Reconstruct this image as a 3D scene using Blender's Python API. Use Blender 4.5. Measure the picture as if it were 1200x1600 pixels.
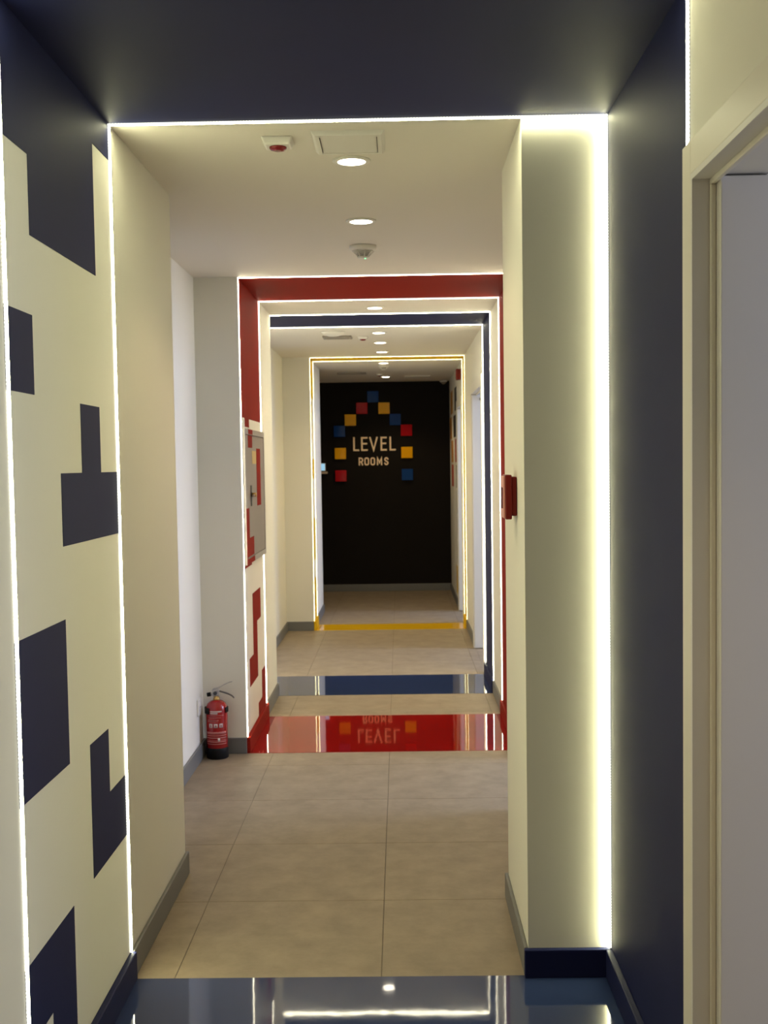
import bpy, bmesh, math, random
from mathutils import Vector, Matrix
random.seed(7)
for o in list(bpy.data.objects):
    bpy.data.objects.remove(o, do_unlink=True)
S = bpy.context.scene
COL = S.collection

# ------------------------------------------------------------------ camera
cam = bpy.data.cameras.new('camera')
cam.sensor_fit = 'VERTICAL'; cam.sensor_height = 36.0; cam.sensor_width = 27.0
cam.lens = 1820.62 / 1600 * 36.0
cam.shift_y = 23.77 / 1600
cam.clip_start = 0.05; cam.clip_end = 100
cam.dof.use_dof = True; cam.dof.focus_distance = 3.2; cam.dof.aperture_fstop = 9.0
co = bpy.data.objects.new('camera', cam); COL.objects.link(co)
Rv = Vector((0.99979627, 0.01338786, -0.01510542))
Uv = Vector((0.01436326, 0.0538973, 0.99844318))
Fv = Vector((-0.01418116, 0.99845673, -0.05369403))
M = Matrix.Identity(4)
for i in range(3):
    M[i][0] = Rv[i]; M[i][1] = Uv[i]; M[i][2] = -Fv[i]
M[0][3], M[1][3], M[2][3] = 0.0, 0.0, 1.4802
co.matrix_world = M
S.camera = co

# ------------------------------------------------------------------ world, daylight, exposure
w = bpy.data.worlds.new('world'); S.world = w; w.use_nodes = True
bg = w.node_tree.nodes['Background']
bg.inputs[0].default_value = (0.55, 0.68, 1.0, 1); bg.inputs[1].default_value = 0.6
S.view_settings.view_transform = 'Standard'
S.view_settings.look = 'None'
S.view_settings.gamma = 1.0
S.view_settings.use_curve_mapping = False
S.view_settings.exposure = 0.22

DAY = (0.47, 0.60, 1.0)
WINDOWS = [(1.55, 38), (5.42, 120), (8.75, 112), (11.4, 110)]     # y of each side-room window, watts of sky light
def day_light(y, watts):
    l = bpy.data.lights.new('window_daylight', 'AREA'); l.shape = 'RECTANGLE'
    l.size = 1.15; l.size_y = 1.35; l.energy = watts; l.color = DAY if y > 3 else (0.66, 0.73, 1.0)     # less blue in the near room, to keep its open leaf neutral
    o = bpy.data.objects.new('window_daylight', l); COL.objects.link(o)
    o.location = (3.28, y, 1.55)
    o.rotation_euler = (0, math.radians(90), 0)      # shines towards -X, into the room
    return o
for y, wt in WINDOWS: day_light(y, wt)

LED_FACE, LED_SIDE = 56.0, 1.7
LED_COOL, LED_NEUTRAL, LED_YELLOW = (1.0, 0.985, 0.61), (1.0, 0.93, 0.66), (1.0, 0.90, 0.48)
SPOT_W = 12.0

# ------------------------------------------------------------------ dimensions (metres; x right, y along the corridor, z up)
H = 2.44
XL, XLR, XLY, XR, XA = -0.80, -0.81, -0.79, 0.59, -1.032
A0, A1 = 2.375, 3.296
R0, R1 = 5.945, 6.816
B0, B1 = 7.442, 8.126
Y0, Y1 = 10.394, 10.774
E = 13.609
XP, P1, L1, LE = 0.351, 3.904, 4.161, 11.72
WT = 0.12
BHT = 0.083
DOORS = [(1.42, 2.31), (4.92, 5.80), (8.21, 9.31), (10.88, 11.70)]
DZ = 2.035
XO = 3.2

# ------------------------------------------------------------------ materials
def mat(name, col, rough=0.6, metal=0.0, spec=0.5, noise=0.0, nscale=6.0, bump=0.0, bscale=60.0, coat=0.0):
    m = bpy.data.materials.new(name); m.use_nodes = True
    nt = m.node_tree; b = nt.nodes['Principled BSDF']
    b.inputs['Base Color'].default_value = (*col, 1)
    b.inputs['Roughness'].default_value = rough
    b.inputs['Metallic'].default_value = metal
    b.inputs['Specular IOR Level'].default_value = spec
    b.inputs['Coat Weight'].default_value = coat
    b.inputs['Coat Roughness'].default_value = 0.03
    g = nt.nodes.new('ShaderNodeNewGeometry')
    if noise > 0:
        n = nt.nodes.new('ShaderNodeTexNoise'); n.inputs['Scale'].default_value = nscale
        n.inputs['Detail'].default_value = 9; n.inputs['Roughness'].default_value = 0.68
        nt.links.new(g.outputs['Position'], n.inputs['Vector'])
        r = nt.nodes.new('ShaderNodeValToRGB')
        r.color_ramp.elements[0].position = 0.3; r.color_ramp.elements[1].position = 0.7
        r.color_ramp.elements[0].color = (*[c * (1 - noise) for c in col], 1)
        r.color_ramp.elements[1].color = (*[min(1, c * (1 + noise)) for c in col], 1)
        nt.links.new(n.outputs['Fac'], r.inputs[0]); nt.links.new(r.outputs[0], b.inputs['Base Color'])
    if bump > 0:
        n2 = nt.nodes.new('ShaderNodeTexNoise'); n2.inputs['Scale'].default_value = bscale
        n2.inputs['Detail'].default_value = 3
        nt.links.new(g.outputs['Position'], n2.inputs['Vector'])
        bp = nt.nodes.new('ShaderNodeBump'); bp.inputs['Strength'].default_value = bump
        bp.inputs['Distance'].default_value = 0.002
        nt.links.new(n2.outputs['Fac'], bp.inputs['Height']); nt.links.new(bp.outputs[0], b.inputs['Normal'])
    return m

def emit(name, col, strength, chips=False):
    m = bpy.data.materials.new(name); m.use_nodes = True
    nt = m.node_tree; nt.nodes.remove(nt.nodes['Principled BSDF'])
    e = nt.nodes.new('ShaderNodeEmission'); e.inputs[0].default_value = (*col, 1); e.inputs[1].default_value = strength
    nt.links.new(e.outputs[0], nt.nodes['Material Output'].inputs[0])
    if chips:                                          # single diodes glowing through the diffuser edge, 8.3 mm apart
        g = nt.nodes.new('ShaderNodeNewGeometry'); sp = nt.nodes.new('ShaderNodeSeparateXYZ')
        nt.links.new(g.outputs['Position'], sp.inputs[0])
        a = nt.nodes.new('ShaderNodeMath'); a.operation = 'ADD'
        nt.links.new(sp.outputs[0], a.inputs[0]); nt.links.new(sp.outputs[2], a.inputs[1])
        mu = nt.nodes.new('ShaderNodeMath'); mu.operation = 'MULTIPLY'; mu.inputs[1].default_value = 2 * math.pi / 0.0083
        nt.links.new(a.outputs[0], mu.inputs[0])
        si = nt.nodes.new('ShaderNodeMath'); si.operation = 'SINE'; nt.links.new(mu.outputs[0], si.inputs[0])
        mr = nt.nodes.new('ShaderNodeMapRange')
        mr.inputs['From Min'].default_value = -1; mr.inputs['From Max'].default_value = 1
        mr.inputs['To Min'].default_value = strength * 0.45; mr.inputs['To Max'].default_value = strength * 1.55
        nt.links.new(si.outputs[0], mr.inputs['Value']); nt.links.new(mr.outputs[0], e.inputs[1])
    return m

NAVY = (0.0115, 0.0150, 0.062); RED = (0.25, 0.016, 0.009); YEL = (0.66, 0.42, 0.008)
MT = {
    'wall': mat('white_paint', (0.76, 0.735, 0.64), 0.65, bump=0.05, bscale=220),
    'ceil': mat('white_ceiling_paint', (0.72, 0.68, 0.60), 0.7),
    'navy': mat('navy_paint', NAVY, 0.6, spec=0.12, noise=0.05, nscale=3),
    'red': mat('red_paint', RED, 0.6, spec=0.03),
    'yellow': mat('yellow_paint', YEL, 0.6, spec=0.08),
    'navy_floor': mat('navy_gloss_floor', (0.024, 0.038, 0.105), 0.035, bump=0.09, bscale=6),
    'red_floor': mat('red_gloss_floor', (0.28, 0.007, 0.006), 0.03, bump=0.09, bscale=6),
    'yellow_floor': mat('yellow_gloss_floor', (0.72, 0.43, 0.012), 0.05, bump=0.03, bscale=7),
    'tile': mat('greige_stone_tile', (0.272, 0.214, 0.150), 0.5, spec=0.35, noise=0.20, nscale=8.0, bump=0.12, bscale=30),
    'grout': mat('grout', (0.18, 0.15, 0.115), 0.9),
    'base': mat('grey_baseboard_paint', (0.15, 0.15, 0.145), 0.45),
    'black': mat('black_paint', (0.0095, 0.0075, 0.0066), 0.8, spec=0.15),
    'door': mat('white_door_lacquer', (0.70, 0.68, 0.64), 0.4),
    'trimw': mat('cream_frame_lacquer', (0.74, 0.70, 0.60), 0.4),
    'plastic': mat('white_plastic', (0.72, 0.70, 0.64), 0.4),
    'plast_dark': mat('dark_slot', (0.03, 0.025, 0.02), 0.7),
    'vent': mat('grey_vent_metal', (0.28, 0.25, 0.21), 0.5),
    'lens_red': mat('red_lens', (0.20, 0.008, 0.010), 0.15),
    'call_red': mat('red_plastic', (0.16, 0.006, 0.005), 0.4, spec=0.25),
    'call_face': mat('pale_red_plate', (0.62, 0.25, 0.20), 0.35),
    'metal': mat('brushed_steel', (0.50, 0.48, 0.46), 0.32, metal=1.0),
    'dark_metal': mat('dark_steel', (0.10, 0.10, 0.10), 0.35, metal=0.8),
    'brass': mat('brass', (0.55, 0.38, 0.14), 0.35, metal=1.0),
    'ext_red': mat('extinguisher_red', (0.33, 0.007, 0.009), 0.25, coat=0.3),
    'rubber': mat('black_rubber', (0.008, 0.008, 0.009), 0.6, spec=0.2),
    'print': mat('pale_print', (0.62, 0.52, 0.50), 0.5),
    'print_dim': mat('faded_print', (0.45, 0.13, 0.12), 0.5),
    'cab': mat('grey_cabinet_steel', (0.36, 0.33, 0.30), 0.38, metal=0.25),
    'cab_door': mat('grey_cabinet_door', (0.30, 0.26, 0.235), 0.35, metal=0.3),
    'sticker': mat('yellow_sticker', (0.62, 0.45, 0.16), 0.5),
    'letter': mat('cream_letter', (0.92, 0.72, 0.48), 0.4),
    'blk_blue': mat('blue_acrylic', (0.012, 0.055, 0.22), 0.06, spec=0.12),
    'blk_red': mat('red_acrylic', (0.42, 0.008, 0.014), 0.06, spec=0.12),
    'blk_yel': mat('yellow_acrylic', (0.85, 0.42, 0.006), 0.06, spec=0.12),
    'slate': mat('slate_paint', (0.030, 0.030, 0.028), 0.55, spec=0.2),
    'ochre': mat('ochre_paint', (0.55, 0.24, 0.02), 0.5),
    'brick_red': mat('brick_red_paint', (0.48, 0.07, 0.03), 0.5),
    'shelf': mat('beech_shelf', (0.60, 0.47, 0.34), 0.5),
    'screen': emit('lit_screen', (0.36, 0.66, 0.86), 0.8),
    'green_led': emit('green_indicator', (0.35, 1.0, 0.5), 1.2),
    'lamp': emit('warm_lamp', (1.0, 0.90, 0.70), 14.0),
}
gm = bpy.data.materials.new('window_glass'); gm.use_nodes = True
_n = gm.node_tree; _n.nodes.remove(_n.nodes['Principled BSDF'])
_t = _n.nodes.new('ShaderNodeBsdfTransparent'); _g = _n.nodes.new('ShaderNodeBsdfGlossy'); _g.inputs['Roughness'].default_value = 0.02
_x = _n.nodes.new('ShaderNodeMixShader'); _x.inputs[0].default_value = 0.08
_n.links.new(_t.outputs[0], _x.inputs[1]); _n.links.new(_g.outputs[0], _x.inputs[2])
_n.links.new(_x.outputs[0], _n.nodes['Material Output'].inputs[0])
MT['glass'] = gm

# ------------------------------------------------------------------ mesh helpers
class MB:
    def __init__(self): self.v = []; self.f = []; self.mi = []; self.sm = []
    def face(self, idx, mi=0, sm=False): self.f.append(idx); self.mi.append(mi); self.sm.append(sm)
    def box(self, x0, x1, y0, y1, z0, z1, mi=0, faces=None):
        # faces: dict of side -> material index, sides '-x','+x','-y','+y','-z','+z'
        b = len(self.v)
        self.v += [(x, y, z) for x in (x0, x1) for y in (y0, y1) for z in (z0, z1)]
        q = {'-x': (0, 1, 3, 2), '+x': (4, 6, 7, 5), '-y': (0, 4, 5, 1), '+y': (2, 3, 7, 6), '-z': (0, 2, 6, 4), '+z': (1, 5, 7, 3)}
        for k, t in q.items():
            self.face(tuple(b + i for i in t), (faces or {}).get(k, mi))
        return self
    def prism(self, pts, a0, a1, axis='y', mi=0):
        # pts: 2-D outline in the two other axes (x,z for y ; x,y for z ; y,z for x), counter-clockwise or not
        n = len(pts); b = len(self.v)
        def P(p, a):
            return (p[0], a, p[1]) if axis == 'y' else ((p[0], p[1], a) if axis == 'z' else (a, p[0], p[1]))
        self.v += [P(p, a0) for p in pts] + [P(p, a1) for p in pts]
        self.face(tuple(b + i for i in range(n)), mi); self.face(tuple(b + n + i for i in reversed(range(n))), mi)
        for i in range(n):
            j = (i + 1) % n; self.face((b + j, b + i, b + n + i, b + n + j), mi)
        return self
    def lathe(self, prof, c=(0, 0, 0), n=32, mi=0, sm=True):
        b = len(self.v)
        for r, z in prof:
            for k in range(n):
                a = 2 * math.pi * k / n
                self.v.append((c[0] + r * math.cos(a), c[1] + r * math.sin(a), c[2] + z))
        for i in range(len(prof) - 1):
            for k in range(n):
                k2 = (k + 1) % n
                self.face((b + i * n + k, b + i * n + k2, b + (i + 1) * n + k2, b + (i + 1) * n + k), mi, sm)
        self.face(tuple(b + k for k in reversed(range(n))), mi)
        self.face(tuple(b + (len(prof) - 1) * n + k for k in range(n)), mi)
        return self
    def tube(self, pts, rad, n=10, mi=0):
        pts = [Vector(p) for p in pts]; b = len(self.v)
        rads = rad if isinstance(rad, (list, tuple)) else [rad] * len(pts)
        for i, p in enumerate(pts):
            d = (pts[min(i + 1, len(pts) - 1)] - pts[max(i - 1, 0)]).normalized()
            u = d.cross(Vector((0, 1, 0)))
            if u.length < 1e-3: u = d.cross(Vector((1, 0, 0)))
            u.normalize(); v = d.cross(u)
            for k in range(n):
                a = 2 * math.pi * k / n
                self.v.append(tuple(p + (u * math.cos(a) + v * math.sin(a)) * rads[i]))
        for i in range(len(pts) - 1):
            for k in range(n):
                k2 = (k + 1) % n
                self.face((b + i * n + k, b + i * n + k2, b + (i + 1) * n + k2, b + (i + 1) * n + k), mi, True)
        self.face(tuple(b + k for k in reversed(range(n))), mi)
        self.face(tuple(b + (len(pts) - 1) * n + k for k in range(n)), mi)
        return self
    def patch(self, r, a0, a1, z0, z1, c=(0, 0, 0), n=8, mi=0, th=0.0008):
        # a thin curved piece wrapped on a cylinder
        b = len(self.v)
        for rr in (r, r + th):
            for z in (z0, z1):
                for k in range(n + 1):
                    a = a0 + (a1 - a0) * k / n
                    self.v.append((c[0] + rr * math.cos(a), c[1] + rr * math.sin(a), c[2] + z))
        m = n + 1
        for k in range(n):
            self.face((b + 2 * m + k, b + 2 * m + k + 1, b + 3 * m + k + 1, b + 3 * m + k), mi, True)
            self.face((b + k, b + m + k, b + m + k + 1, b + k + 1), mi)
            self.face((b + k, b + k + 1, b + 2 * m + k + 1, b + 2 * m + k), mi)
            self.face((b + m + k, b + 3 * m + k, b + 3 * m + k + 1, b + m + k + 1), mi)
        self.face((b, b + 2 * m, b + 3 * m, b + m), mi); self.face((b + n, b + m + n, b + 3 * m + n, b + 2 * m + n), mi)
        return self
    def build(self, name, mats, parent=None, bevel=0.0, seg=2):
        me = bpy.data.meshes.new(name); me.from_pydata(self.v, [], self.f)
        if not isinstance(mats, (list, tuple)): mats = [mats]
        for m in mats: me.materials.append(MT[m] if isinstance(m, str) else m)
        for p, mi, sm in zip(me.polygons, self.mi, self.sm): p.material_index = mi; p.use_smooth = sm
        bm = bmesh.new(); bm.from_mesh(me); bmesh.ops.recalc_face_normals(bm, faces=bm.faces); bm.to_mesh(me); bm.free()
        o = bpy.data.objects.new(name, me); COL.objects.link(o)
        if parent is not None: o.parent = parent
        if bevel > 0:
            md = o.modifiers.new('bevel', 'BEVEL'); md.width = bevel; md.segments = seg; md.limit_method = 'ANGLE'
        return o

def tag(o, label, cat, group=None):
    o['label'] = label; o['category'] = cat
    if group: o['group'] = group
    return o
def struct(o, label=None):
    o['kind'] = 'structure'
    if label: o['label'] = label
    return o
def empty(name, loc):
    o = bpy.data.objects.new(name, None); COL.objects.link(o); o.location = loc; o.empty_display_size = 0.05
    return o
def copy_tree(o, parent=None):
    c = o.copy(); COL.objects.link(c); c.parent = parent
    for ch in list(o.children): copy_tree(ch, c)
    return c

# ================================================================== THE SETTING
# ---- walls
left = MB()
left.box(XL - 0.4, XL, -3.0, L1, 0, H)                         # flush wall past the first navy portal
left.box(XA - WT, XA, L1 - 0.02, R0 + 0.02, 0, H)              # recess with the extinguisher
left.box(XLR - 0.4, XLR, R0, B0, 0, H)                         # red portal pier
left.box(XA - WT, XA, B0 - 0.02, Y0 + 0.02, 0, H)              # recess before the yellow portal
left.box(XLY - 0.4, XLY, Y0, LE, 0, H)                         # yellow portal pier
left.box(-2.3, -2.2, LE - 0.3, E, 0, H)                        # far side of the reception bay
left.box(-2.2, XLY - 0.4, LE - 0.3, LE - 0.2, 0, H)
wall_left = struct(left.build('wall_left', 'wall'), 'off-white corridor wall on the left with painted block patterns')

right = MB()
seg = [-3.0]
for a, b in DOORS: seg += [a, b]
seg.append(E)
for i in range(0, len(seg), 2): right.box(XR, XR + WT, seg[i], seg[i + 1], 0, H)
for a, b in DOORS: right.box(XR, XR + WT, a, b, DZ, H)
right.box(XP, XR, A1, P1, 0, H)                                # pier that narrows the corridor
wall_right = struct(right.build('wall_right', 'wall'), 'off-white corridor wall on the right with door openings and a pier')

wall_back = struct(MB().box(-2.3, XR + WT, E, E + 0.12, 0, H).build('wall_back', 'black'), 'matt black end wall of the corridor')
struct(MB().box(-1.2, 0.8, -3.12, -3.0, 0, H).build('wall_front', 'wall'))

# side rooms behind the right-hand doors
outer = MB(); ys = [-0.2]
for y, _ in WINDOWS: ys += [y - 0.6, y + 0.6]
ys.append(E)
for i in range(0, len(ys), 2): outer.box(XO, XO + 0.2, ys[i], ys[i + 1], 0, H)
for y, _ in WINDOWS:
    outer.box(XO, XO + 0.2, y - 0.6, y + 0.6, 0, 0.85); outer.box(XO, XO + 0.2, y - 0.6, y + 0.6, 2.25, H)
struct(outer.build('wall_outer', 'wall'))
part = MB()
for y in (-0.3, 3.35, 6.6, 10.0): part.box(XR + WT, XO, y, y + 0.1, 0, H)
part.box(XR + WT, XO, E, E + 0.1, 0, H)
struct(part.build('wall_partition', 'wall'))
for i, (y, _) in enumerate(WINDOWS):
    wnd = struct(empty('window_%d' % (i + 1), (XO + 0.1, y, 0.85)))
    fr = MB()
    for a, b, c, d in ((-0.6, -0.54, 0, 1.4), (0.54, 0.6, 0, 1.4), (-0.54, 0.54, 0, 0.06), (-0.54, 0.54, 1.34, 1.4), (-0.025, 0.025, 0.06, 1.34)):
        fr.box(-0.03, 0.03, a, b, c, d)
    fr.build('window_frame', 'door', wnd)
    MB().box(-0.004, 0.004, -0.54, -0.025, 0.06, 1.34).build('pane', 'glass', wnd)
    MB().box(-0.004, 0.004, 0.025, 0.54, 0.06, 1.34).build('pane', 'glass', wnd)

# ---- ceiling, with the painted portal bands set just below its face
ceiling = struct(MB().box(-2.3, XO + 0.2, -3.12, E + 0.12, H, H + 0.12).build('ceiling', 'ceil'), 'white plasterboard ceiling with coloured bands')
PT = 0.0012
for a, b, m, xl in ((A0, A1, 'navy', XL), (R0, R1, 'red', XLR), (B0, B1, 'navy', XA), (Y0, Y1, 'yellow', XLY)):
    MB().box(xl, XR, a, b, H - PT, H).build('painted_band', m, ceiling)

# ---- painted bands and blocks on the walls
for a, b, m in ((A0, A1, 'navy'), (R0, R1, 'red'), (B0, B1, 'navy'), (Y0, Y1, 'yellow')):
    MB().box(XR - PT, XR, a, b, 0, H - PT).build('painted_band', m, wall_right)
MB().box(XA, XA + PT, B0, B1, 0, H - PT).build('painted_band', 'navy', wall_left)

def cells(xw, y0, dy, zs, spans, m):
    # spans: list of (col_from, col_to, z_from, z_to) joined to one painted shape
    mb = MB()
    for c0, c1, za, zb in spans:
        mb.box(xw, xw + PT, y0 + c0 * dy, y0 + c1 * dy, za, zb)
    return mb.build('painted_block', m, wall_left)
dA = (A1 - A0) / 5
za = [0.083 + 0.1735 * k for k in range(14)]
cells(XL, A0, dA, za, [(0, 1, za[12], H), (1, 4, za[11], H), (4, 5, za[13], H)], 'navy')
cells(XL, A0, dA, za, [(0, 1, za[9], za[10])], 'navy')
cells(XL, A0, dA, za, [(3, 4, za[8], za[9]), (2, 5, za[7], za[8])], 'navy')
cells(XL, A0, dA, za, [(0, 2, za[4], za[6])], 'navy')
cells(XL, A0, dA, za, [(3, 4, za[2], za[4]), (4, 5, za[2], za[3])], 'navy')
cells(XL, A0, dA, za, [(0, 1, za[1], za[2]), (1, 2, za[0], za[2])], 'navy')
dR = (R1 - R0) / 5
zr = [1.735, 1.58, 1.422, 1.263, 1.105, 0.95, 0.79, 0.62, 0.46, 0.31, 0.155, 0.083]
cells(XLR, R0, dR, zr, [(0, 5, zr[0], H), (1, 2, 1.69, zr[0])], 'red')
cells(XLR, R0, dR, zr, [(0, 0.25, zr[5], zr[3]), (0.25, 2, zr[5], 0.962)], 'red')
cells(XLR, R0, dR, zr, [(2, 4, zr[7], zr[6]), (2, 3, zr[8], zr[7]), (1, 3, zr[9], zr[8])], 'red')
cells(XLR, R0, dR, zr, [(4, 5, zr[10], zr[9]), (3, 5, zr[11], zr[10])], 'red')
dY = (Y1 - Y0) / 2
cells(XLY, Y0, dY, None, [(0, 2, 2.09, H), (0, 1, 1.725, 2.09)], 'yellow')
cells(XLY, Y0, dY, None, [(1, 2, 1.36, 1.54)], 'yellow')
cells(XLY, Y0, dY, None, [(1, 2, 0.62, 1.0)], 'yellow')
cells(XLY, Y0, dY, None, [(1, 2, 0.083, 0.455)], 'yellow')
# painted bricks beside the far door
for y0_, y1_, z0_, z1_, m in (
    (12.82, 13.28, 2.03, 2.28, 'ochre'), (11.95, 12.38, 2.03, 2.27, 'slate'),
    (13.06, 13.52, 1.76, 2.00, 'ochre'), (12.17, 12.68, 1.76, 1.99, 'slate'),
    (12.80, 13.24, 1.495, 1.735, 'ochre'), (11.79, 12.38, 1.495, 1.735, 'brick_red'),
    (12.76, 13.20, 1.228, 1.468, 'brick_red'), (11.78, 12.16, 1.228, 1.465, 'slate'),
    (11.78, 12.12, 0.96, 1.20, 'slate'), (11.78, 12.10, 0.70, 0.93, 'slate'), (11.78, 12.10, 0.44, 0.67, 'slate'),
    (11.78, 12.32, 0.12, 0.41, 'yellow')):
    MB().box(XR - PT, XR, y0_, y1_, z0_, z1_).build('painted_brick', m, wall_right)

# ---- floor: screed, single tiles, glossy coloured panels
floor = struct(MB().box(-2.3, XO + 0.2, -3.12, E + 0.12, -0.10, -0.0018).build('floor', 'grout'), 'greige stone tiled floor crossed by glossy coloured bands')
G = 0.0011; TX, TY = -0.0737, 3.892
zones = [(-3.0, A0), (A1, R0), (R1, B0), (B1, Y0), (Y1, E)]
nt_ = 0
def xmin(y):
    if y < L1: return XL
    if y < R0: return XA
    if y < B0: return XLR
    if y < Y0: return XA
    if y < LE: return XLY
    return -2.2
tile_mesh = {}
for za_, zb_ in zones:
    cuts = [za_] + [c for c in (L1, LE) if za_ < c < zb_] + [zb_]
    r0 = math.floor((za_ - TY) / 0.6); r1 = math.ceil((zb_ - TY) / 0.6)
    for r in range(r0, r1):
        ya, yb = max(za_, TY + r * 0.6), min(zb_, TY + (r + 1) * 0.6)
        if yb - ya < 0.01: continue
        x_lo = min(xmin(ya + 1e-4), xmin(yb - 1e-4))
        for c in range(-5, 2):
            xa, xb = max(x_lo, TX + c * 0.6), min(XR, TX + (c + 1) * 0.6)
            if xb - xa < 0.01: continue
            key = (round(xb - xa, 3), round(yb - ya, 3))
            if key not in tile_mesh:
                hx, hy, b = (xb - xa) / 2 - G, (yb - ya) / 2 - G, 0.001
                mb = MB()
                mb.v = [(sx * hx, sy * hy, -0.0018) for sx, sy in ((-1, -1), (1, -1), (1, 1), (-1, 1))] + \
                       [(sx * hx, sy * hy, -0.001) for sx, sy in ((-1, -1), (1, -1), (1, 1), (-1, 1))] + \
                       [(sx * (hx - b), sy * (hy - b), 0) for sx, sy in ((-1, -1), (1, -1), (1, 1), (-1, 1))]
                for k in range(4):
                    j = (k + 1) % 4
                    mb.face((k, j, 4 + j, 4 + k)); mb.face((4 + k, 4 + j, 8 + j, 8 + k))
                mb.face((8, 9, 10, 11)); mb.face((3, 2, 1, 0))
                t = mb.build('floor_tile', 'tile', floor); tile_mesh[key] = t.data
            else:
                t = bpy.data.objects.new('floor_tile', tile_mesh[key]); COL.objects.link(t); t.parent = floor
            t.location = ((xa + xb) / 2, (ya + yb) / 2, 0)
struct(MB().box(XR, XO, -0.2, E, -0.0018, -0.0005).build('floor_side_rooms', 'tile'))
for a, b, m, xl in ((A0, A1, 'navy_floor', XL), (R0, R1, 'red_floor', XLR), (B0, B1, 'navy_floor', XA), (Y0, Y1, 'yellow_floor', XLY)):
    MB().box(xl, XR, a, b, -0.0018, 0.0012).build('glossy_floor_panel', m, floor)

# ---- baseboards
def runs(name, m, boxes, parent=None):
    mb = MB()
    for bx in boxes: mb.box(*bx, 0.0, BHT)
    o = mb.build(name, m, parent, bevel=0.003)
    return o
t1, t2 = 0.012, 0.019
bl = struct(runs('baseboard_left', 'base', [
    (XL, XL + t1, -3, A0), (XL, XL + t1, A1, L1 + t1), (XA, XL, L1, L1 + t1), (XA, XA + t1, L1 + t1, R0 - t1), (XA, XLR, R0 - t1, R0),
    (XLR, XLR + t1, R1, B0 + t1), (XA, XLR, B0, B0 + t1), (XA, XA + t1, B1, Y0 - t1), (XA, XLY, Y0 - t1, Y0), (XLY, XLY + t1, Y1, LE)]),
    'grey painted baseboard along the left wall')
runs('coloured_baseboard', 'navy', [(XL, XL + t2, A0, A1)], bl)
runs('coloured_baseboard', 'red', [(XLR, XLR + t2, R0, R1)], bl)
runs('coloured_baseboard', 'navy', [(XA, XA + t2, B0 + t1, B1)], bl)
runs('coloured_baseboard', 'yellow', [(XLY, XLY + t2, Y0, Y1)], bl)
br = struct(runs('baseboard_right', 'base', [
    (XP - t1, XP, A1, P1 + t1), (XP, XR, P1, P1 + t1), (XR - t1, XR, P1 + t1, DOORS[1][0] - 0.07), (XR - t1, XR, DOORS[1][1] + 0.07, R0),
    (XR - t1, XR, R1, B0), (XR - t1, XR, DOORS[2][1] + 0.07, Y0), (XR - t1, XR, DOORS[3][1] + 0.07, E - t1), (XR - t1, XR, -3, DOORS[0][0] - 0.07)]),
    'grey painted baseboard along the right wall')
runs('coloured_baseboard', 'navy', [(XR - t2, XR, A0, A1 - t2), (XP - t1, XR, A1 - t2, A1)], br)
runs('coloured_baseboard', 'red', [(XR - t2, XR, R0, R1)], br)
runs('coloured_baseboard', 'navy', [(XR - t2, XR, B0, B1)], br)
runs('coloured_baseboard', 'yellow', [(XR - t2, XR, Y0, Y1)], br)
struct(runs('baseboard_back', 'base', [(-2.2, XR, E - t1, E)]), 'grey baseboard under the black end wall')

# ---- doors on the right, each leaf swung open into its side room
for i, (a, b) in enumerate(DOORS):
    d = struct(empty('door_%d' % (i + 1), (XR, b, 0)), ('cream door frame nearest the camera at the right edge, leaf open', 'white door frame hidden behind the pier, leaf open', 'white door frame just beyond the second navy portal, leaf open', 'white door frame just beyond the yellow portal, leaf open')[i])
    aw, ap = 0.066, 0.016
    fr = MB()
    def B(x0, x1, y0, y1, z0, z1): fr.box(x0 - XR, x1 - XR, y0 - b, y1 - b, z0, z1)
    B(XR - ap, XR, b, b + aw, 0, DZ + aw); B(XR - ap, XR, a - aw, a, 0, DZ + aw); B(XR - ap, XR, a, b, DZ, DZ + aw)
    fr.build('door_architrave', 'trimw', d, bevel=0.002)
    fr = MB()
    B(XR - ap, XR + WT, b - 0.012, b, 0, DZ - 0.012); B(XR - ap, XR + WT, a, a + 0.012, 0, DZ - 0.012); B(XR - ap, XR + WT, a, b, DZ - 0.012, DZ)
    fr.build('door_jamb', 'door', d)
    fr = MB()
    B(XR + 0.018, XR + 0.028, b - 0.024, b - 0.012, 0, DZ - 0.024); B(XR + 0.018, XR + 0.028, a + 0.012, a + 0.024, 0, DZ - 0.024)
    B(XR + 0.018, XR + 0.028, a + 0.012, b - 0.012, DZ - 0.024, DZ - 0.012)
    fr.build('door_stop', 'trimw', d, bevel=0.002)
    lw = b - a - 0.03
    x0_ = 0.0285 if i < 2 else -0.010
    lf = MB(); lf.box(x0_, x0_ + lw, -0.055, -0.014, 0.006, DZ - 0.016)
    leaf = lf.build('door_leaf', 'door', d, bevel=0.002)
    hd = MB()
    hd.box(lw - 0.06, lw - 0.02, -0.060, -0.055, 0.93, 1.13)
    hd.tube([(lw - 0.04, -0.058, 1.05), (lw - 0.04, -0.10, 1.05), (lw - 0.05, -0.105, 1.05), (lw - 0.16, -0.105, 1.05)], 0.009)
    hd.build('door_handle', 'metal', leaf)
    if i == 2:
        MB().lathe([(0.014, 0), (0.014, 0.012), (0.008, 0.02)], (0.062, 0, 0), 16).build('coat_hook', 'dark_metal', leaf).matrix_local = Matrix.Translation((0, -0.055, 1.985)) @ Matrix.Rotation(math.radians(90), 4, 'X')

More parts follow.
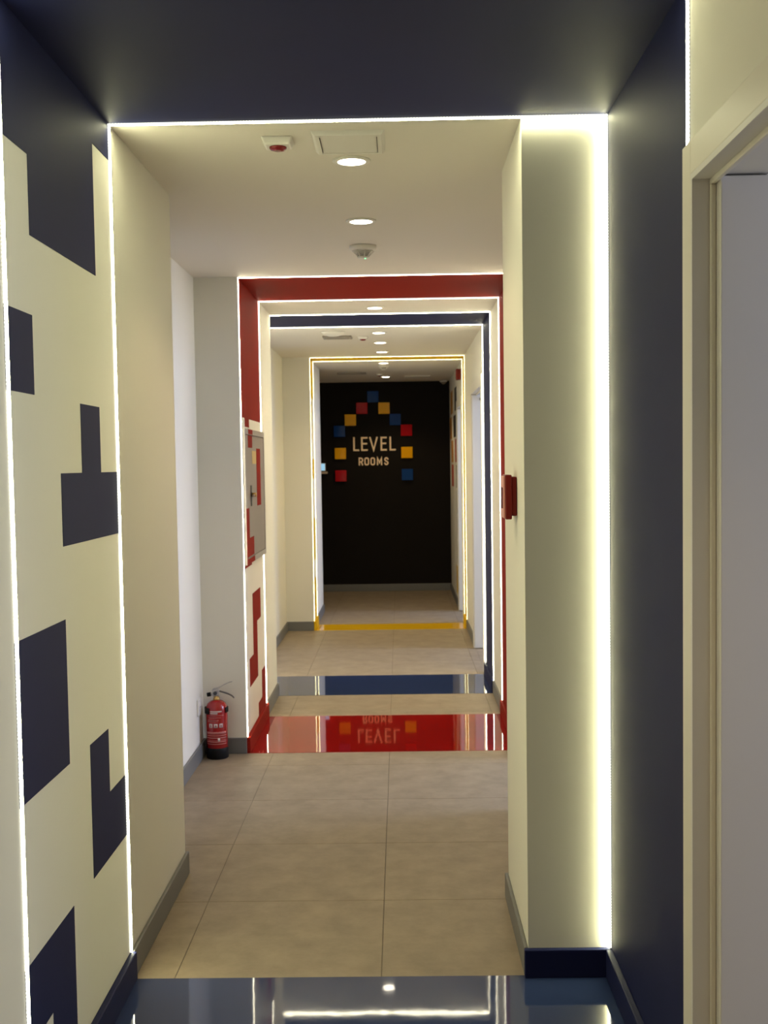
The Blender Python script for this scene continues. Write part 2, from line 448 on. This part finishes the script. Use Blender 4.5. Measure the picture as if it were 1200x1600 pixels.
# ================================================================== LIGHT STRIPS AND LAMPS
LS, LP = 0.0095, 0.0047           # width along the corridor, how far it stands proud
def led_frame(y, xl, xr, label, col, k, gap=None, right_from=BHT, LS=LS):
    e = tag(empty('led_light_frame', ((xl + xr) / 2, y, 0)), label, 'light strip', 'white LED strips edging the coloured portals')
    ox = (xl + xr) / 2
    side = tuple(c ** 0.4 for c in col) if col is not LED_YELLOW else col
    mats = [emit('led_side', side, LED_SIDE * (0.6 if col is LED_YELLOW else 1.0), True), emit('led_face', col, LED_FACE * k)]
    lo = BHT + 0.001
    for z0, z1 in ([(lo, H - PT)] if not gap else [(lo, gap[0]), (gap[1], H - PT)]):
        MB().box(xl + PT - ox, xl + PT + LP - ox, 0, LS, z0, z1, 0, {'+x': 1}).build('upright_strip', mats, e)
    MB().box(xr - PT - LP - ox, xr - PT - ox, 0, LS, right_from + 0.001, H - PT, 0, {'-x': 1}).build('upright_strip', mats, e)
    MB().box(xl + PT + LP - ox, xr - PT - LP - ox, 0, LS, H - PT - LP, H - PT, 0, {'-z': 1}).build('header_strip', mats, e)
led_frame(A0, XL, XR, 'LED strip on the near edge of the closest navy portal, ending above the door frame', LED_COOL, 0.55, right_from=DZ + 0.066)
led_frame(A1 - 0.011, XL, XR, 'LED strip on the far edge of the closest navy portal, glowing on the pier', LED_COOL, 1.12, LS=0.011)
led_frame(R0, XLR, XR, 'LED strip on the near edge of the red portal', LED_NEUTRAL, 0.75)
led_frame(R1 - LS, XLR, XR, 'LED strip on the far edge of the red portal, broken by the hose cabinet', LED_NEUTRAL, 0.8, gap=(0.965, 1.683))
led_frame(B0, XA, XR, 'LED strip on the near edge of the navy portal behind the red one', LED_NEUTRAL, 1.2)
led_frame(B1 - LS, XA, XR, 'LED strip on the far edge of the navy portal behind the red one', LED_NEUTRAL, 1.3)
led_frame(Y0, XLY, XR, 'yellowish LED strip on the near edge of the yellow portal', LED_YELLOW, 0.4)
led_frame(Y1 - LS, XLY, XR, 'yellowish LED strip on the far edge of the yellow portal', LED_YELLOW, 0.4)

LX = -0.138
def make_downlight():
    e = empty('downlight', (LX, 0, H))
    n = 40
    MB().lathe([(0.060, 0.0), (0.060, -0.003), (0.056, -0.006), (0.045, -0.006), (0.044, -0.002), (0.044, 0.0)], n=n).build('trim_ring', 'plastic', e)
    MB().lathe([(0.044, -0.001), (0.044, -0.0045), (0.036, -0.006), (0.0, -0.007)][:3], n=n).build('diffuser', 'lamp', e)
    return e
def spot(y, k=1.0):
    l = bpy.data.lights.new('downlight_beam', 'SPOT'); l.energy = SPOT_W * k; l.color = (1.0, 0.75, 0.42)
    l.spot_size = math.radians(125); l.spot_blend = 0.5; l.shadow_soft_size = 0.04
    o = bpy.data.objects.new('downlight_beam', l); COL.objects.link(o); o.location = (LX, y, H - 0.02)
DL = [(3.733, 'round recessed downlight nearest the camera, beside the ceiling hatch'),
      (4.643, 'round recessed downlight just before the near smoke detector'),
      (7.183, 'round recessed downlight between the red portal and the second navy portal'),
      (8.534, 'first downlight of three beyond the second navy portal'),
      (9.224, 'middle downlight of the three before the yellow portal'),
      (9.981, 'downlight closest before the yellow portal'),
      (11.076, 'downlight just above the smoke detector beyond the yellow portal'),
      (12.807, 'farthest downlight, right before the black end wall')]
d0 = make_downlight()
for i, (y, lab) in enumerate(DL):
    o = d0 if i == 0 else copy_tree(d0)
    o.location = (LX, y, H); tag(o, lab, 'ceiling light', 'recessed downlights along the corridor'); spot(y, 1.5 if y > 12 else (0.8 if y < 4 else 1.0))
for y, lab in ((1.1, 'unseen downlight added near the right door to brighten the pier front'), (-1.2, 'unseen downlight added behind the camera to light the near walls')):  # lamps out of view, added to lift the pier front and near walls
    o = copy_tree(d0); o.location = (LX, y, H)
    tag(o, lab, 'ceiling light', 'recessed downlights along the corridor'); spot(y, 1.6)

# ================================================================== CEILING FITTINGS
def sounder(x, y, lab, s=1.0):
    e = tag(empty('alarm_beacon', (x, y, H)), lab, 'alarm beacon', 'ceiling alarm beacons')
    mb = MB(); a, b, h = 0.047 * s, 0.036 * s, 0.022 * s
    mb.v = [(sx * a, sy * a, 0) for sx, sy in ((-1, -1), (1, -1), (1, 1), (-1, 1))] + [(sx * b, sy * b, -h) for sx, sy in ((-1, -1), (1, -1), (1, 1), (-1, 1))]
    for k in range(4): mb.face((k, (k + 1) % 4, 4 + (k + 1) % 4, 4 + k))
    mb.face((0, 1, 2, 3)); mb.face((4, 5, 6, 7))
    mb.build('housing', 'plastic', e, bevel=0.005, seg=3)
    MB().lathe([(0.026 * s, 0), (0.026 * s, -0.003 * s), (0.021 * s, -0.008 * s), (0.010 * s, -0.0105 * s)], (0, 0, -h), 28).build('red_lens', 'lens_red', e)
sounder(-0.345, 3.485, 'white square alarm beacon with red lens beside the near ceiling hatch')
sounder(-0.262, 8.80, 'small alarm beacon with red lens beyond the second navy portal', 0.9)
sounder(-0.20, 12.42, 'tiny alarm beacon with dark red lens before the black end wall', 0.8)

def hatch(x0, x1, y0, y1, lab, m='plastic', slits=True, louvre=0):
    cx, cy = (x0 + x1) / 2, (y0 + y1) / 2; hx, hy = (x1 - x0) / 2, (y1 - y0) / 2
    e = tag(empty('ceiling_hatch' if not louvre else 'ceiling_vent', (cx, cy, H)), lab, 'hatch' if not louvre else 'vent')
    f = 0.022; mb = MB()
    if louvre:
        mb.box(-hx, -hx + f, -hy, hy, -0.012, 0); mb.box(hx - f, hx, -hy, hy, -0.012, 0)
        mb.box(-hx + f, hx - f, -hy, -hy + f, -0.012, 0); mb.box(-hx + f, hx - f, hy - f, hy, -0.012, 0)
    else:                                              # one chamfered ring round the sunk panel
        rings = [(hx, hy, 0.0), (hx - 0.010, hy - 0.010, -0.012), (hx - f, hy - f, -0.012), (hx - f, hy - f, -0.004)]
        for ax, ay, az in rings: mb.v += [(-ax, -ay, az), (ax, -ay, az), (ax, ay, az), (-ax, ay, az)]
        for q in range(3):
            for k in range(4):
                j = (k + 1) % 4; mb.face((4 * q + k, 4 * q + j, 4 * q + 4 + j, 4 * q + 4 + k))
    mb.build('frame', m, e, bevel=0.004 if louvre else 0.0)
    if louvre:
        for k in range(louvre):
            yy = -hy + f + (k + 0.5) * (2 * hy - 2 * f) / louvre
            mb = MB(); mb.v = [(-hx + f, yy - 0.010, -0.002), (hx - f, yy - 0.010, -0.002), (hx - f, yy + 0.004, -0.011), (-hx + f, yy + 0.004, -0.011),
                               (-hx + f, yy - 0.008, -0.001), (hx - f, yy - 0.008, -0.001), (hx - f, yy + 0.006, -0.010), (-hx + f, yy + 0.006, -0.010)]
            for q in ((0, 1, 2, 3), (4, 5, 6, 7), (0, 1, 5, 4), (1, 2, 6, 5), (2, 3, 7, 6), (3, 0, 4, 7)): mb.face(q)
            mb.build('slat', m, e)
        MB().box(-hx + f, hx - f, -hy + f, hy - f, -0.001, 0).build('backing', 'plast_dark', e)
    else:
        MB().box(-hx + f, hx - f, -hy + f, hy - f, -0.0105, 0).build('panel', m, e)
        if slits:
            for sx in (-1, 1):
                MB().box(sx * (hx - f - 0.001) - 0.0007, sx * (hx - f - 0.001) + 0.0007, -hy + 0.035, hy - 0.035, -0.0135, -0.0015).build('slit', 'plast_dark', e)
hatch(-0.242, -0.030, 3.398, 3.625, 'square white access hatch in the ceiling behind the first LED strip')
hatch(-0.56, -0.344, 8.70, 8.86, 'grey slatted ceiling vent behind the round ceiling lamp', 'vent', louvre=6)
hatch(-0.636, -0.335, 12.14, 12.30, 'wide dark slatted ceiling vent before the black end wall', 'vent', louvre=6)
hatch(0.062, 0.352, 12.70, 13.04, 'pale ceiling hatch right of the farthest downlight', 'plastic', slits=False)

def smoke(x, y, lab, s=1.0, led=True):
    e = tag(empty('smoke_detector', (x, y, H)), lab, 'smoke detector', 'ceiling smoke detectors')
    MB().lathe([(0.059 * s, 0), (0.060 * s, -0.004 * s), (0.058 * s, -0.014 * s), (0.050 * s, -0.022 * s)], n=40).build('base', 'plastic', e)
    MB().lathe([(0.033 * s, -0.022 * s), (0.022 * s, -0.046 * s)], n=32).build('chamber', 'plast_dark', e)
    for k in range(5):
        r = (0.046 - 0.0055 * k) * s; z = (-0.0235 - 0.005 * k) * s
        MB().lathe([(r, z), (r - 0.001 * s, z - 0.0022 * s), (0.020 * s, z - 0.0022 * s), (0.020 * s, z)], n=32).build('ring', 'plastic', e)
    for a in range(8):
        an = a * math.pi / 4 + 0.25; c, sn = math.cos(an), math.sin(an)
        MB().tube([(0.047 * s * c, 0.047 * s * sn, -0.022 * s), (0.024 * s * c, 0.024 * s * sn, -0.047 * s)], 0.0022 * s, 6).build('rib', 'plastic', e)
    MB().lathe([(0.024 * s, -0.045 * s), (0.024 * s, -0.050 * s), (0.018 * s, -0.054 * s)], n=28).build('cap', 'plastic', e)
    if led: MB().lathe([(0.004 * s, -0.054 * s), (0.004 * s, -0.057 * s), (0.002 * s, -0.0585 * s)], (0.010, -0.012, 0), 12).build('indicator', 'green_led', e)
smoke(-0.148, 5.18, 'white smoke detector with dark slots before the red portal')
smoke(-0.142, 11.33, 'white smoke detector under the ceiling beyond the yellow portal', 0.9, False)

e = tag(empty('ceiling_lamp', (-0.466, 8.45, H)), 'unlit round white dome ceiling lamp beyond the second navy portal', 'ceiling light')
MB().lathe([(0.085, 0), (0.085, -0.007), (0.080, -0.009)], n=40).build('rim', 'plastic', e)
MB().lathe([(0.079, -0.008), (0.074, -0.016), (0.062, -0.024), (0.042, -0.030), (0.015, -0.033)], n=40).build('dome', 'plastic', e)

e = tag(empty('dome_camera', (0.52, 13.54, H)), 'small white dome camera in the corner above the black wall', 'camera')
MB().lathe([(0.045, 0), (0.045, -0.012), (0.040, -0.018)], n=28).build('base', 'plastic', e)
MB().lathe([(0.030, -0.016), (0.029, -0.026), (0.020, -0.038), (0.006, -0.043)], n=28).build('dome', 'vent', e)

# ================================================================== WALL FITTINGS
# fire call point on the pier, seen edge on
e = tag(empty('fire_call_point', (XP, 3.545, 1.378)), 'red fire call point box on the side of the white pier', 'call point')
MB().box(-0.018, 0, -0.046, 0.046, -0.058, 0.060).build('back_box', 'call_red', e, bevel=0.005, seg=3)
MB().box(-0.036, -0.016, -0.053, 0.053, -0.068, 0.066).build('housing', 'call_red', e, bevel=0.004, seg=3)
fp = MB().box(-0.041, -0.0355, -0.050, 0.050, -0.064, 0.062).build('front_plate', 'call_face', e, bevel=0.002)
MB().box(-0.0425, -0.0405, -0.032, 0.032, -0.036, 0.028).build('push_glass', 'lens_red', fp, bevel=0.001)
# red siren high on the right wall
e = tag(empty('wall_siren', (XR, 11.12, 2.322)), 'red wall siren above the far right door frame', 'siren')
MB().box(-0.020, 0, -0.05, 0.05, -0.05, 0.05).build('base', 'call_red', e, bevel=0.004)
MB().box(-0.046, -0.018, -0.046, 0.046, -0.053, 0.053).build('horn_cover', 'call_red', e, bevel=0.012, seg=4)
# socket in the recess
e = tag(empty('wall_socket', (XA, 5.80, 0.275)), 'white wall socket low on the recess wall above the extinguisher', 'socket')
MB().box(0, 0.009, -0.042, 0.042, -0.042, 0.042).build('plate', 'plastic', e, bevel=0.003)
ins = MB().prism([(0.021 * math.cos(t * math.pi / 12), 0.021 * math.sin(t * math.pi / 12)) for t in range(24)], 0.0085, 0.0105, 'x').build('insert', 'plastic', e)
for sy in (-1, 1):
    MB().prism([(sy * 0.009 + 0.0025 * math.cos(t * math.pi / 5), 0.0025 * math.sin(t * math.pi / 5)) for t in range(10)], 0.0100, 0.0112, 'x').build('hole', 'plast_dark', ins)

# fire hose cabinet let into the red wall
cb = tag(empty('fire_hose_cabinet', (XLR, R0 + 0.04, 0.97)), 'grey steel hose cabinet with red painted blocks on the left wall', 'cabinet')
CY, CZ, CX = 0.85, 0.708, 0.018
mb = MB(); f = 0.03
mb.box(0, CX, 0, f, 0, CZ); mb.box(0, CX, CY - f, CY, 0, CZ); mb.box(0, CX, f, CY - f, 0, f); mb.box(0, CX, f, CY - f, CZ - f, CZ)
mb.build('cabinet_frame', 'cab', cb, bevel=0.002)
MB().box(0, 0.004, f, CY - f, f, CZ - f).build('cabinet_back', 'plast_dark', cb)
dr = MB().box(0.005, CX - 0.003, f + 0.003, CY - f - 0.003, f + 0.003, CZ - f - 0.003).build('cabinet_door', 'cab_door', cb, bevel=0.0015)
def onc(name, y0, y1, z0, z1, m, x=CX - 0.003, th=0.0012, parent=dr):
    o_ = R0 + 0.04
    return MB().box(x, x + th, y0 - o_, y1 - o_, z0 - 0.97, z1 - 0.97).build(name, m, parent)
c1, c2, c3, c4 = R0 + dR, R0 + 2 * dR, R0 + 3 * dR, R0 + 4 * dR
onc('painted_block', c1, c2, zr[1], 1.645, 'red'); onc('painted_block', c1, c2, 1.651, 1.677, 'red', CX, 0.0012, cb)
onc('painted_block', c3, c4, zr[3], zr[1], 'red')
onc('painted_block', R0 + 0.075, c1, 1.008, zr[3], 'red'); onc('painted_block', c1, c2, 1.008, zr[4], 'red')
onc('painted_block', R0 + 0.042, R0 + 0.070, 0.972, zr[3], 'red', CX, 0.0012, cb)
onc('painted_block', R0 + 0.070, c2, 0.972, 0.999, 'red', CX, 0.0012, cb)
onc('sticker', c2 - 0.01, c3 - 0.01, 1.495, 1.565, 'sticker')
lk = onc('lock_plate', 6.195, 6.235, 1.27, 1.38, 'dark_metal', th=0.004)
mb = MB(); mb.tube([(CX, 6.215 - R0 - 0.04, 1.33 - 0.97), (CX + 0.026, 6.215 - R0 - 0.04, 1.33 - 0.97)], 0.011); mb.build('lock_knob', 'brass', lk)
mb = MB(); mb.tube([(CX + 0.014, 6.165 - R0 - 0.04, 0.355), (CX + 0.016, 6.265 - R0 - 0.04, 0.362)], 0.005); mb.build('lock_lever', 'metal', lk)

# ================================================================== END WALL SIGN
BS = 0.131
for x, z, m, lab in (
    (-0.300, 2.268, 'blk_blue', 'blue square wall block at the very top of the arch'),
    (-0.430, 2.137, 'blk_red', 'red square wall block just below left of the top blue one'),
    (-0.172, 2.134, 'blk_yel', 'yellow square wall block just below right of the top blue one'),
    (-0.566, 2.002, 'blk_yel', 'yellow square wall block between the upper red and left blue blocks'),
    (-0.044, 2.001, 'blk_blue', 'blue square wall block between the upper yellow and right red blocks'),
    (-0.695, 1.874, 'blk_blue', 'blue square wall block at the left shoulder of the arch'),
    (0.085, 1.875, 'blk_red', 'red square wall block at the right shoulder of the arch'),
    (-0.688, 1.616, 'blk_yel', 'yellow square wall block left of the cream lettering'),
    (0.087, 1.617, 'blk_yel', 'yellow square wall block right of the cream lettering'),
    (-0.686, 1.356, 'blk_red', 'red square wall block at the lower left end of the arch'),
    (0.089, 1.360, 'blk_blue', 'blue square wall block at the lower right end of the arch')):
    h = BS / 2
    o = MB().box(-h, h, -0.032, 0, -h, h).build('wall_block', m, None, bevel=0.004, seg=3)
    o.location = (x, E, z); tag(o, lab, 'wall block', 'coloured blocks in an arch on the black wall')

def stroke_mesh(polys, wd, th):
    mb = MB()
    for i, pl in enumerate(polys):
        closed = (Vector(pl[0]) - Vector(pl[-1])).length < 1e-6
        P = [Vector(p) for p in (pl[:-1] if closed else pl)]; n = len(P); b = len(mb.v); hw_ = wd / 2; d = th - 0.0006 * i
        for k in range(n):
            a = P[(k - 1) % n] if (closed or k > 0) else None; c = P[(k + 1) % n] if (closed or k < n - 1) else None
            d1 = (P[k] - a).normalized() if a is not None else None; d2 = (c - P[k]).normalized() if c is not None else None
            d1 = d1 if d1 is not None else d2; d2 = d2 if d2 is not None else d1
            n1, n2 = Vector((-d1.y, d1.x)), Vector((-d2.y, d2.x)); m_ = (n1 + n2).normalized(); q = hw_ / max(0.35, m_.dot(n1))
            e_ = Vector((0, 0))
            if a is None: e_ = -d2 * hw_ * 0.9
            if c is None: e_ = d1 * hw_ * 0.9
            for sgn in (1, -1):
                v = P[k] + m_ * q * sgn + e_
                mb.v += [(v.x, -d, v.y), (v.x, -0.0004, v.y)]
        for k in range(n if closed else n - 1):
            u, w_ = b + 4 * k, b + 4 * ((k + 1) % n)
            mb.face((u, u + 2, w_ + 2, w_)); mb.face((u + 1, w_ + 1, w_ + 3, u + 3))
            mb.face((u, w_, w_ + 1, u + 1)); mb.face((u + 2, u + 3, w_ + 3, w_ + 2))
        if not closed:
            mb.face((b, b + 1, b + 3, b + 2)); k = b + 4 * (n - 1); mb.face((k, k + 2, k + 3, k + 1))
    return mb
def ell(x0, x1, z0, z1, r):
    pts = []
    for cx, cz, a0 in ((x1 - r, z1 - r, 0), (x0 + r, z1 - r, 90), (x0 + r, z0 + r, 180), (x1 - r, z0 + r, 270)):
        for k in range(5):
            a = math.radians(a0 + 22.5 * k); pts.append((cx + r * math.cos(a), cz + r * math.sin(a)))
    return pts + [pts[0]]
sg = tag(empty('wall_lettering', (0, E, 0)), 'raised cream lettering LEVEL ROOMS in the middle of the block arch', 'lettering')
W1 = 0.0195; hw = W1 / 2
z0, z1 = 1.642 + hw, 1.804 - hw; zm = (z0 + z1) / 2 + 0.003
def put(polys, wd): stroke_mesh(polys, wd, 0.014).build('letter', 'letter', sg)
def L(a, b): put([[(a + hw, z1), (a + hw, z0), (b - hw, z0)]], W1)
def Ee(a, b): put([[(b - hw, z1), (a + hw, z1), (a + hw, z0), (b - hw, z0)], [(a + hw, zm), (b - hw - 0.006, zm)]], W1)
L(-0.538, -0.468); Ee(-0.446, -0.368)
put([[(-0.350 + hw, z1), (-0.300, z0), (-0.250 - hw, z1)]], W1)
Ee(-0.219, -0.145); L(-0.115, -0.041)
W2 = 0.0155; hw = W2 / 2; z0, z1 = 1.473 + hw, 1.566 - hw; zm = (z0 + z1) / 2
a, b = -0.477 + hw, -0.425 - hw
put([[(a, z0), (a, z1), (b - 0.012, z1), (b, z1 - 0.012), (b, zm + 0.006), (b - 0.012, zm - 0.004), (a, zm - 0.004)], [(b - 0.014, zm - 0.004), (b, z0)]], W2)
put([ell(-0.411 + hw, -0.355 - hw, z0, z1, 0.016)], W2)
put([ell(-0.340 + hw, -0.285 - hw, z0, z1, 0.016)], W2)
a, b = -0.265 + hw, -0.202 - hw
put([[(a, z0), (a, z1), ((a + b) / 2, z0 + 0.022), (b, z1), (b, z0)]], W2)
a, b = -0.180 + hw, -0.128 - hw
put([[(b, z1 - 0.016), (b - 0.008, z1 - 0.002), ((a + b) / 2, z1), (a + 0.008, z1 - 0.003), (a, z1 - 0.018), (a + 0.006, zm + 0.008), (b - 0.006, zm - 0.008),
      (b, z0 + 0.018), (b - 0.008, z0 + 0.003), ((a + b) / 2, z0), (a + 0.008, z0 + 0.002), (a, z0 + 0.016)]], W2)

# shelf and lit display peeping out of the reception bay
o = MB().box(-1.30, -0.841, E - 0.12, E, 1.384, 1.408).build('wall_shelf', 'shelf', None, bevel=0.002)
tag(o, 'narrow pale wall shelf at the left edge of the black wall', 'shelf')
e = tag(empty('small_display', (-0.99, E - 0.07, 1.408)), 'small lit light-blue display standing on the pale wall shelf', 'display')
MB().box(-0.135, 0.130, -0.004, 0.014, 0.006, 0.098).build('casing', 'plastic', e, bevel=0.003)
MB().box(-0.127, 0.122, -0.0052, -0.004, 0.014, 0.092).build('screen', 'screen', e)
MB().box(-0.05, 0.05, -0.02, 0.05, 0.0, 0.006).build('foot', 'plastic', e)

# ================================================================== FIRE EXTINGUISHER
ex = tag(empty('fire_extinguisher', (-0.950, 5.868, 0)), 'small red fire extinguisher standing on the floor in the left recess', 'extinguisher')
r = 0.0545
MB().lathe([(r - 0.004, 0.0), (r + 0.001, 0.004), (r + 0.002, 0.052), (r + 0.0005, 0.056), (r - 0.002, 0.057)], n=40).build('base_ring', 'rubber', ex)
body = MB().lathe([(r - 0.004, 0.054), (r, 0.058), (r, 0.250), (r - 0.002, 0.264), (r - 0.009, 0.280), (r - 0.022, 0.291), (r - 0.036, 0.296), (0.014, 0.298)], n=48).build('cylinder', 'ext_red', ex)
MB().lathe([(0.017, 0.295), (0.017, 0.306), (0.013, 0.309), (0.013, 0.318)], n=24).build('neck', 'brass', ex)
vb = MB().box(-0.021, 0.016, -0.013, 0.013, 0.316, 0.352).build('valve_body', 'metal', ex, bevel=0.005, seg=3)
MB().tube([(-0.016, 0, 0.327), (-0.030, 0, 0.325)], [0.007, 0.007], 12).build('outlet', 'metal', vb)
MB().tube([(-0.028, 0, 0.326), (-0.047, 0, 0.323)], [0.0105, 0.0105], 14).build('nozzle', 'rubber', vb)
gx = MB(); gx.lathe([(0.010, 0), (0.010, 0.006), (0.007, 0.008)], n=18)
g_ = gx.build('pressure_gauge', 'dark_metal', vb); g_.matrix_local = Matrix.Translation((-0.004, -0.013, 0.333)) @ Matrix.Rotation(math.radians(90), 4, 'X')
def lever(name, pts, wd, th, m):
    mb = MB(); pts = [Vector(p) for p in pts]; b0 = 0
    for i, p in enumerate(pts):
        for sy in (-1, 1):
            for sz in (-1, 1): mb.v.append((p.x, sy * wd[i] / 2, p.y + sz * th / 2))
    for i in range(len(pts) - 1):
        q = 4 * i; n_ = q + 4
        for u, v in ((0, 1), (1, 3), (3, 2), (2, 0)): mb.face((q + u, q + v, n_ + v, n_ + u))
    mb.face((0, 1, 3, 2)); k = 4 * (len(pts) - 1); mb.face((k, k + 1, k + 3, k + 2))
    return mb.build(name, m, ex, bevel=0.001)
lever('carry_handle', [(0.004, 0.343), (0.018, 0.341), (0.040, 0.334), (0.060, 0.327), (0.078, 0.318), (0.090, 0.306)], [0.020, 0.020, 0.019, 0.019, 0.018, 0.016], 0.005, 'dark_metal')
lever('squeeze_lever', [(-0.016, 0.354), (0.006, 0.357), (0.020, 0.362), (0.040, 0.374), (0.062, 0.384), (0.082, 0.389)], [0.018, 0.018, 0.017, 0.016, 0.016, 0.014], 0.003, 'metal')
C = -math.pi / 2
MB().patch(r + 0.0004, C - 1.75, C - 0.58, 0.232, 0.262, th=0.006).build('clip_strap', 'rubber', body)
MB().patch(r + 0.0004, C + 1.02, C + 1.8, 0.236, 0.262, th=0.004).build('clip_strap', 'rubber', body)
MB().patch(r + 0.0002, C - 0.50, C + 0.62, 0.2425, 0.2490).build('print_line', 'print', body)
MB().patch(r + 0.0002, C - 0.50, C + 0.22, 0.2330, 0.2395).build('print_line', 'print', body)
for a0_, a1_, zz, hh in ((-0.5, 0.8, 0.2245, 0.003), (-0.7, 0.55, 0.213, 0.003), (-0.8, 0.3, 0.200, 0.0035), (-0.8, 0.25, 0.193, 0.003)):
    MB().patch(r + 0.0002, C + a0_, C + a1_, zz, zz + hh).build('print_line', 'print_dim', body)
for a0_ in (-0.62, -0.13, 0.36):
    pc = MB().patch(r + 0.0002, C + a0_, C + a0_ + 0.34, 0.164, 0.184).build('pictogram', 'print', body)
    MB().patch(r + 0.0012, C + a0_ + 0.13, C + a0_ + 0.22, 0.168, 0.178, th=0.0004).build('pictogram_mark', 'ext_red', pc)
for zz, hh in ((0.130, 0.012), (0.120, 0.005), (0.108, 0.006), (0.098, 0.003), (0.088, 0.006), (0.078, 0.004)):
    MB().patch(r + 0.0002, C - 1.0, C + 1.1, zz, zz + hh, n=12).build('print_line', 'print_dim', body)
MB().patch(r + 0.0012, C + 0.20, C + 0.40, 0.094, 0.110, th=0.0004).build('seal_mark', 'print', body)
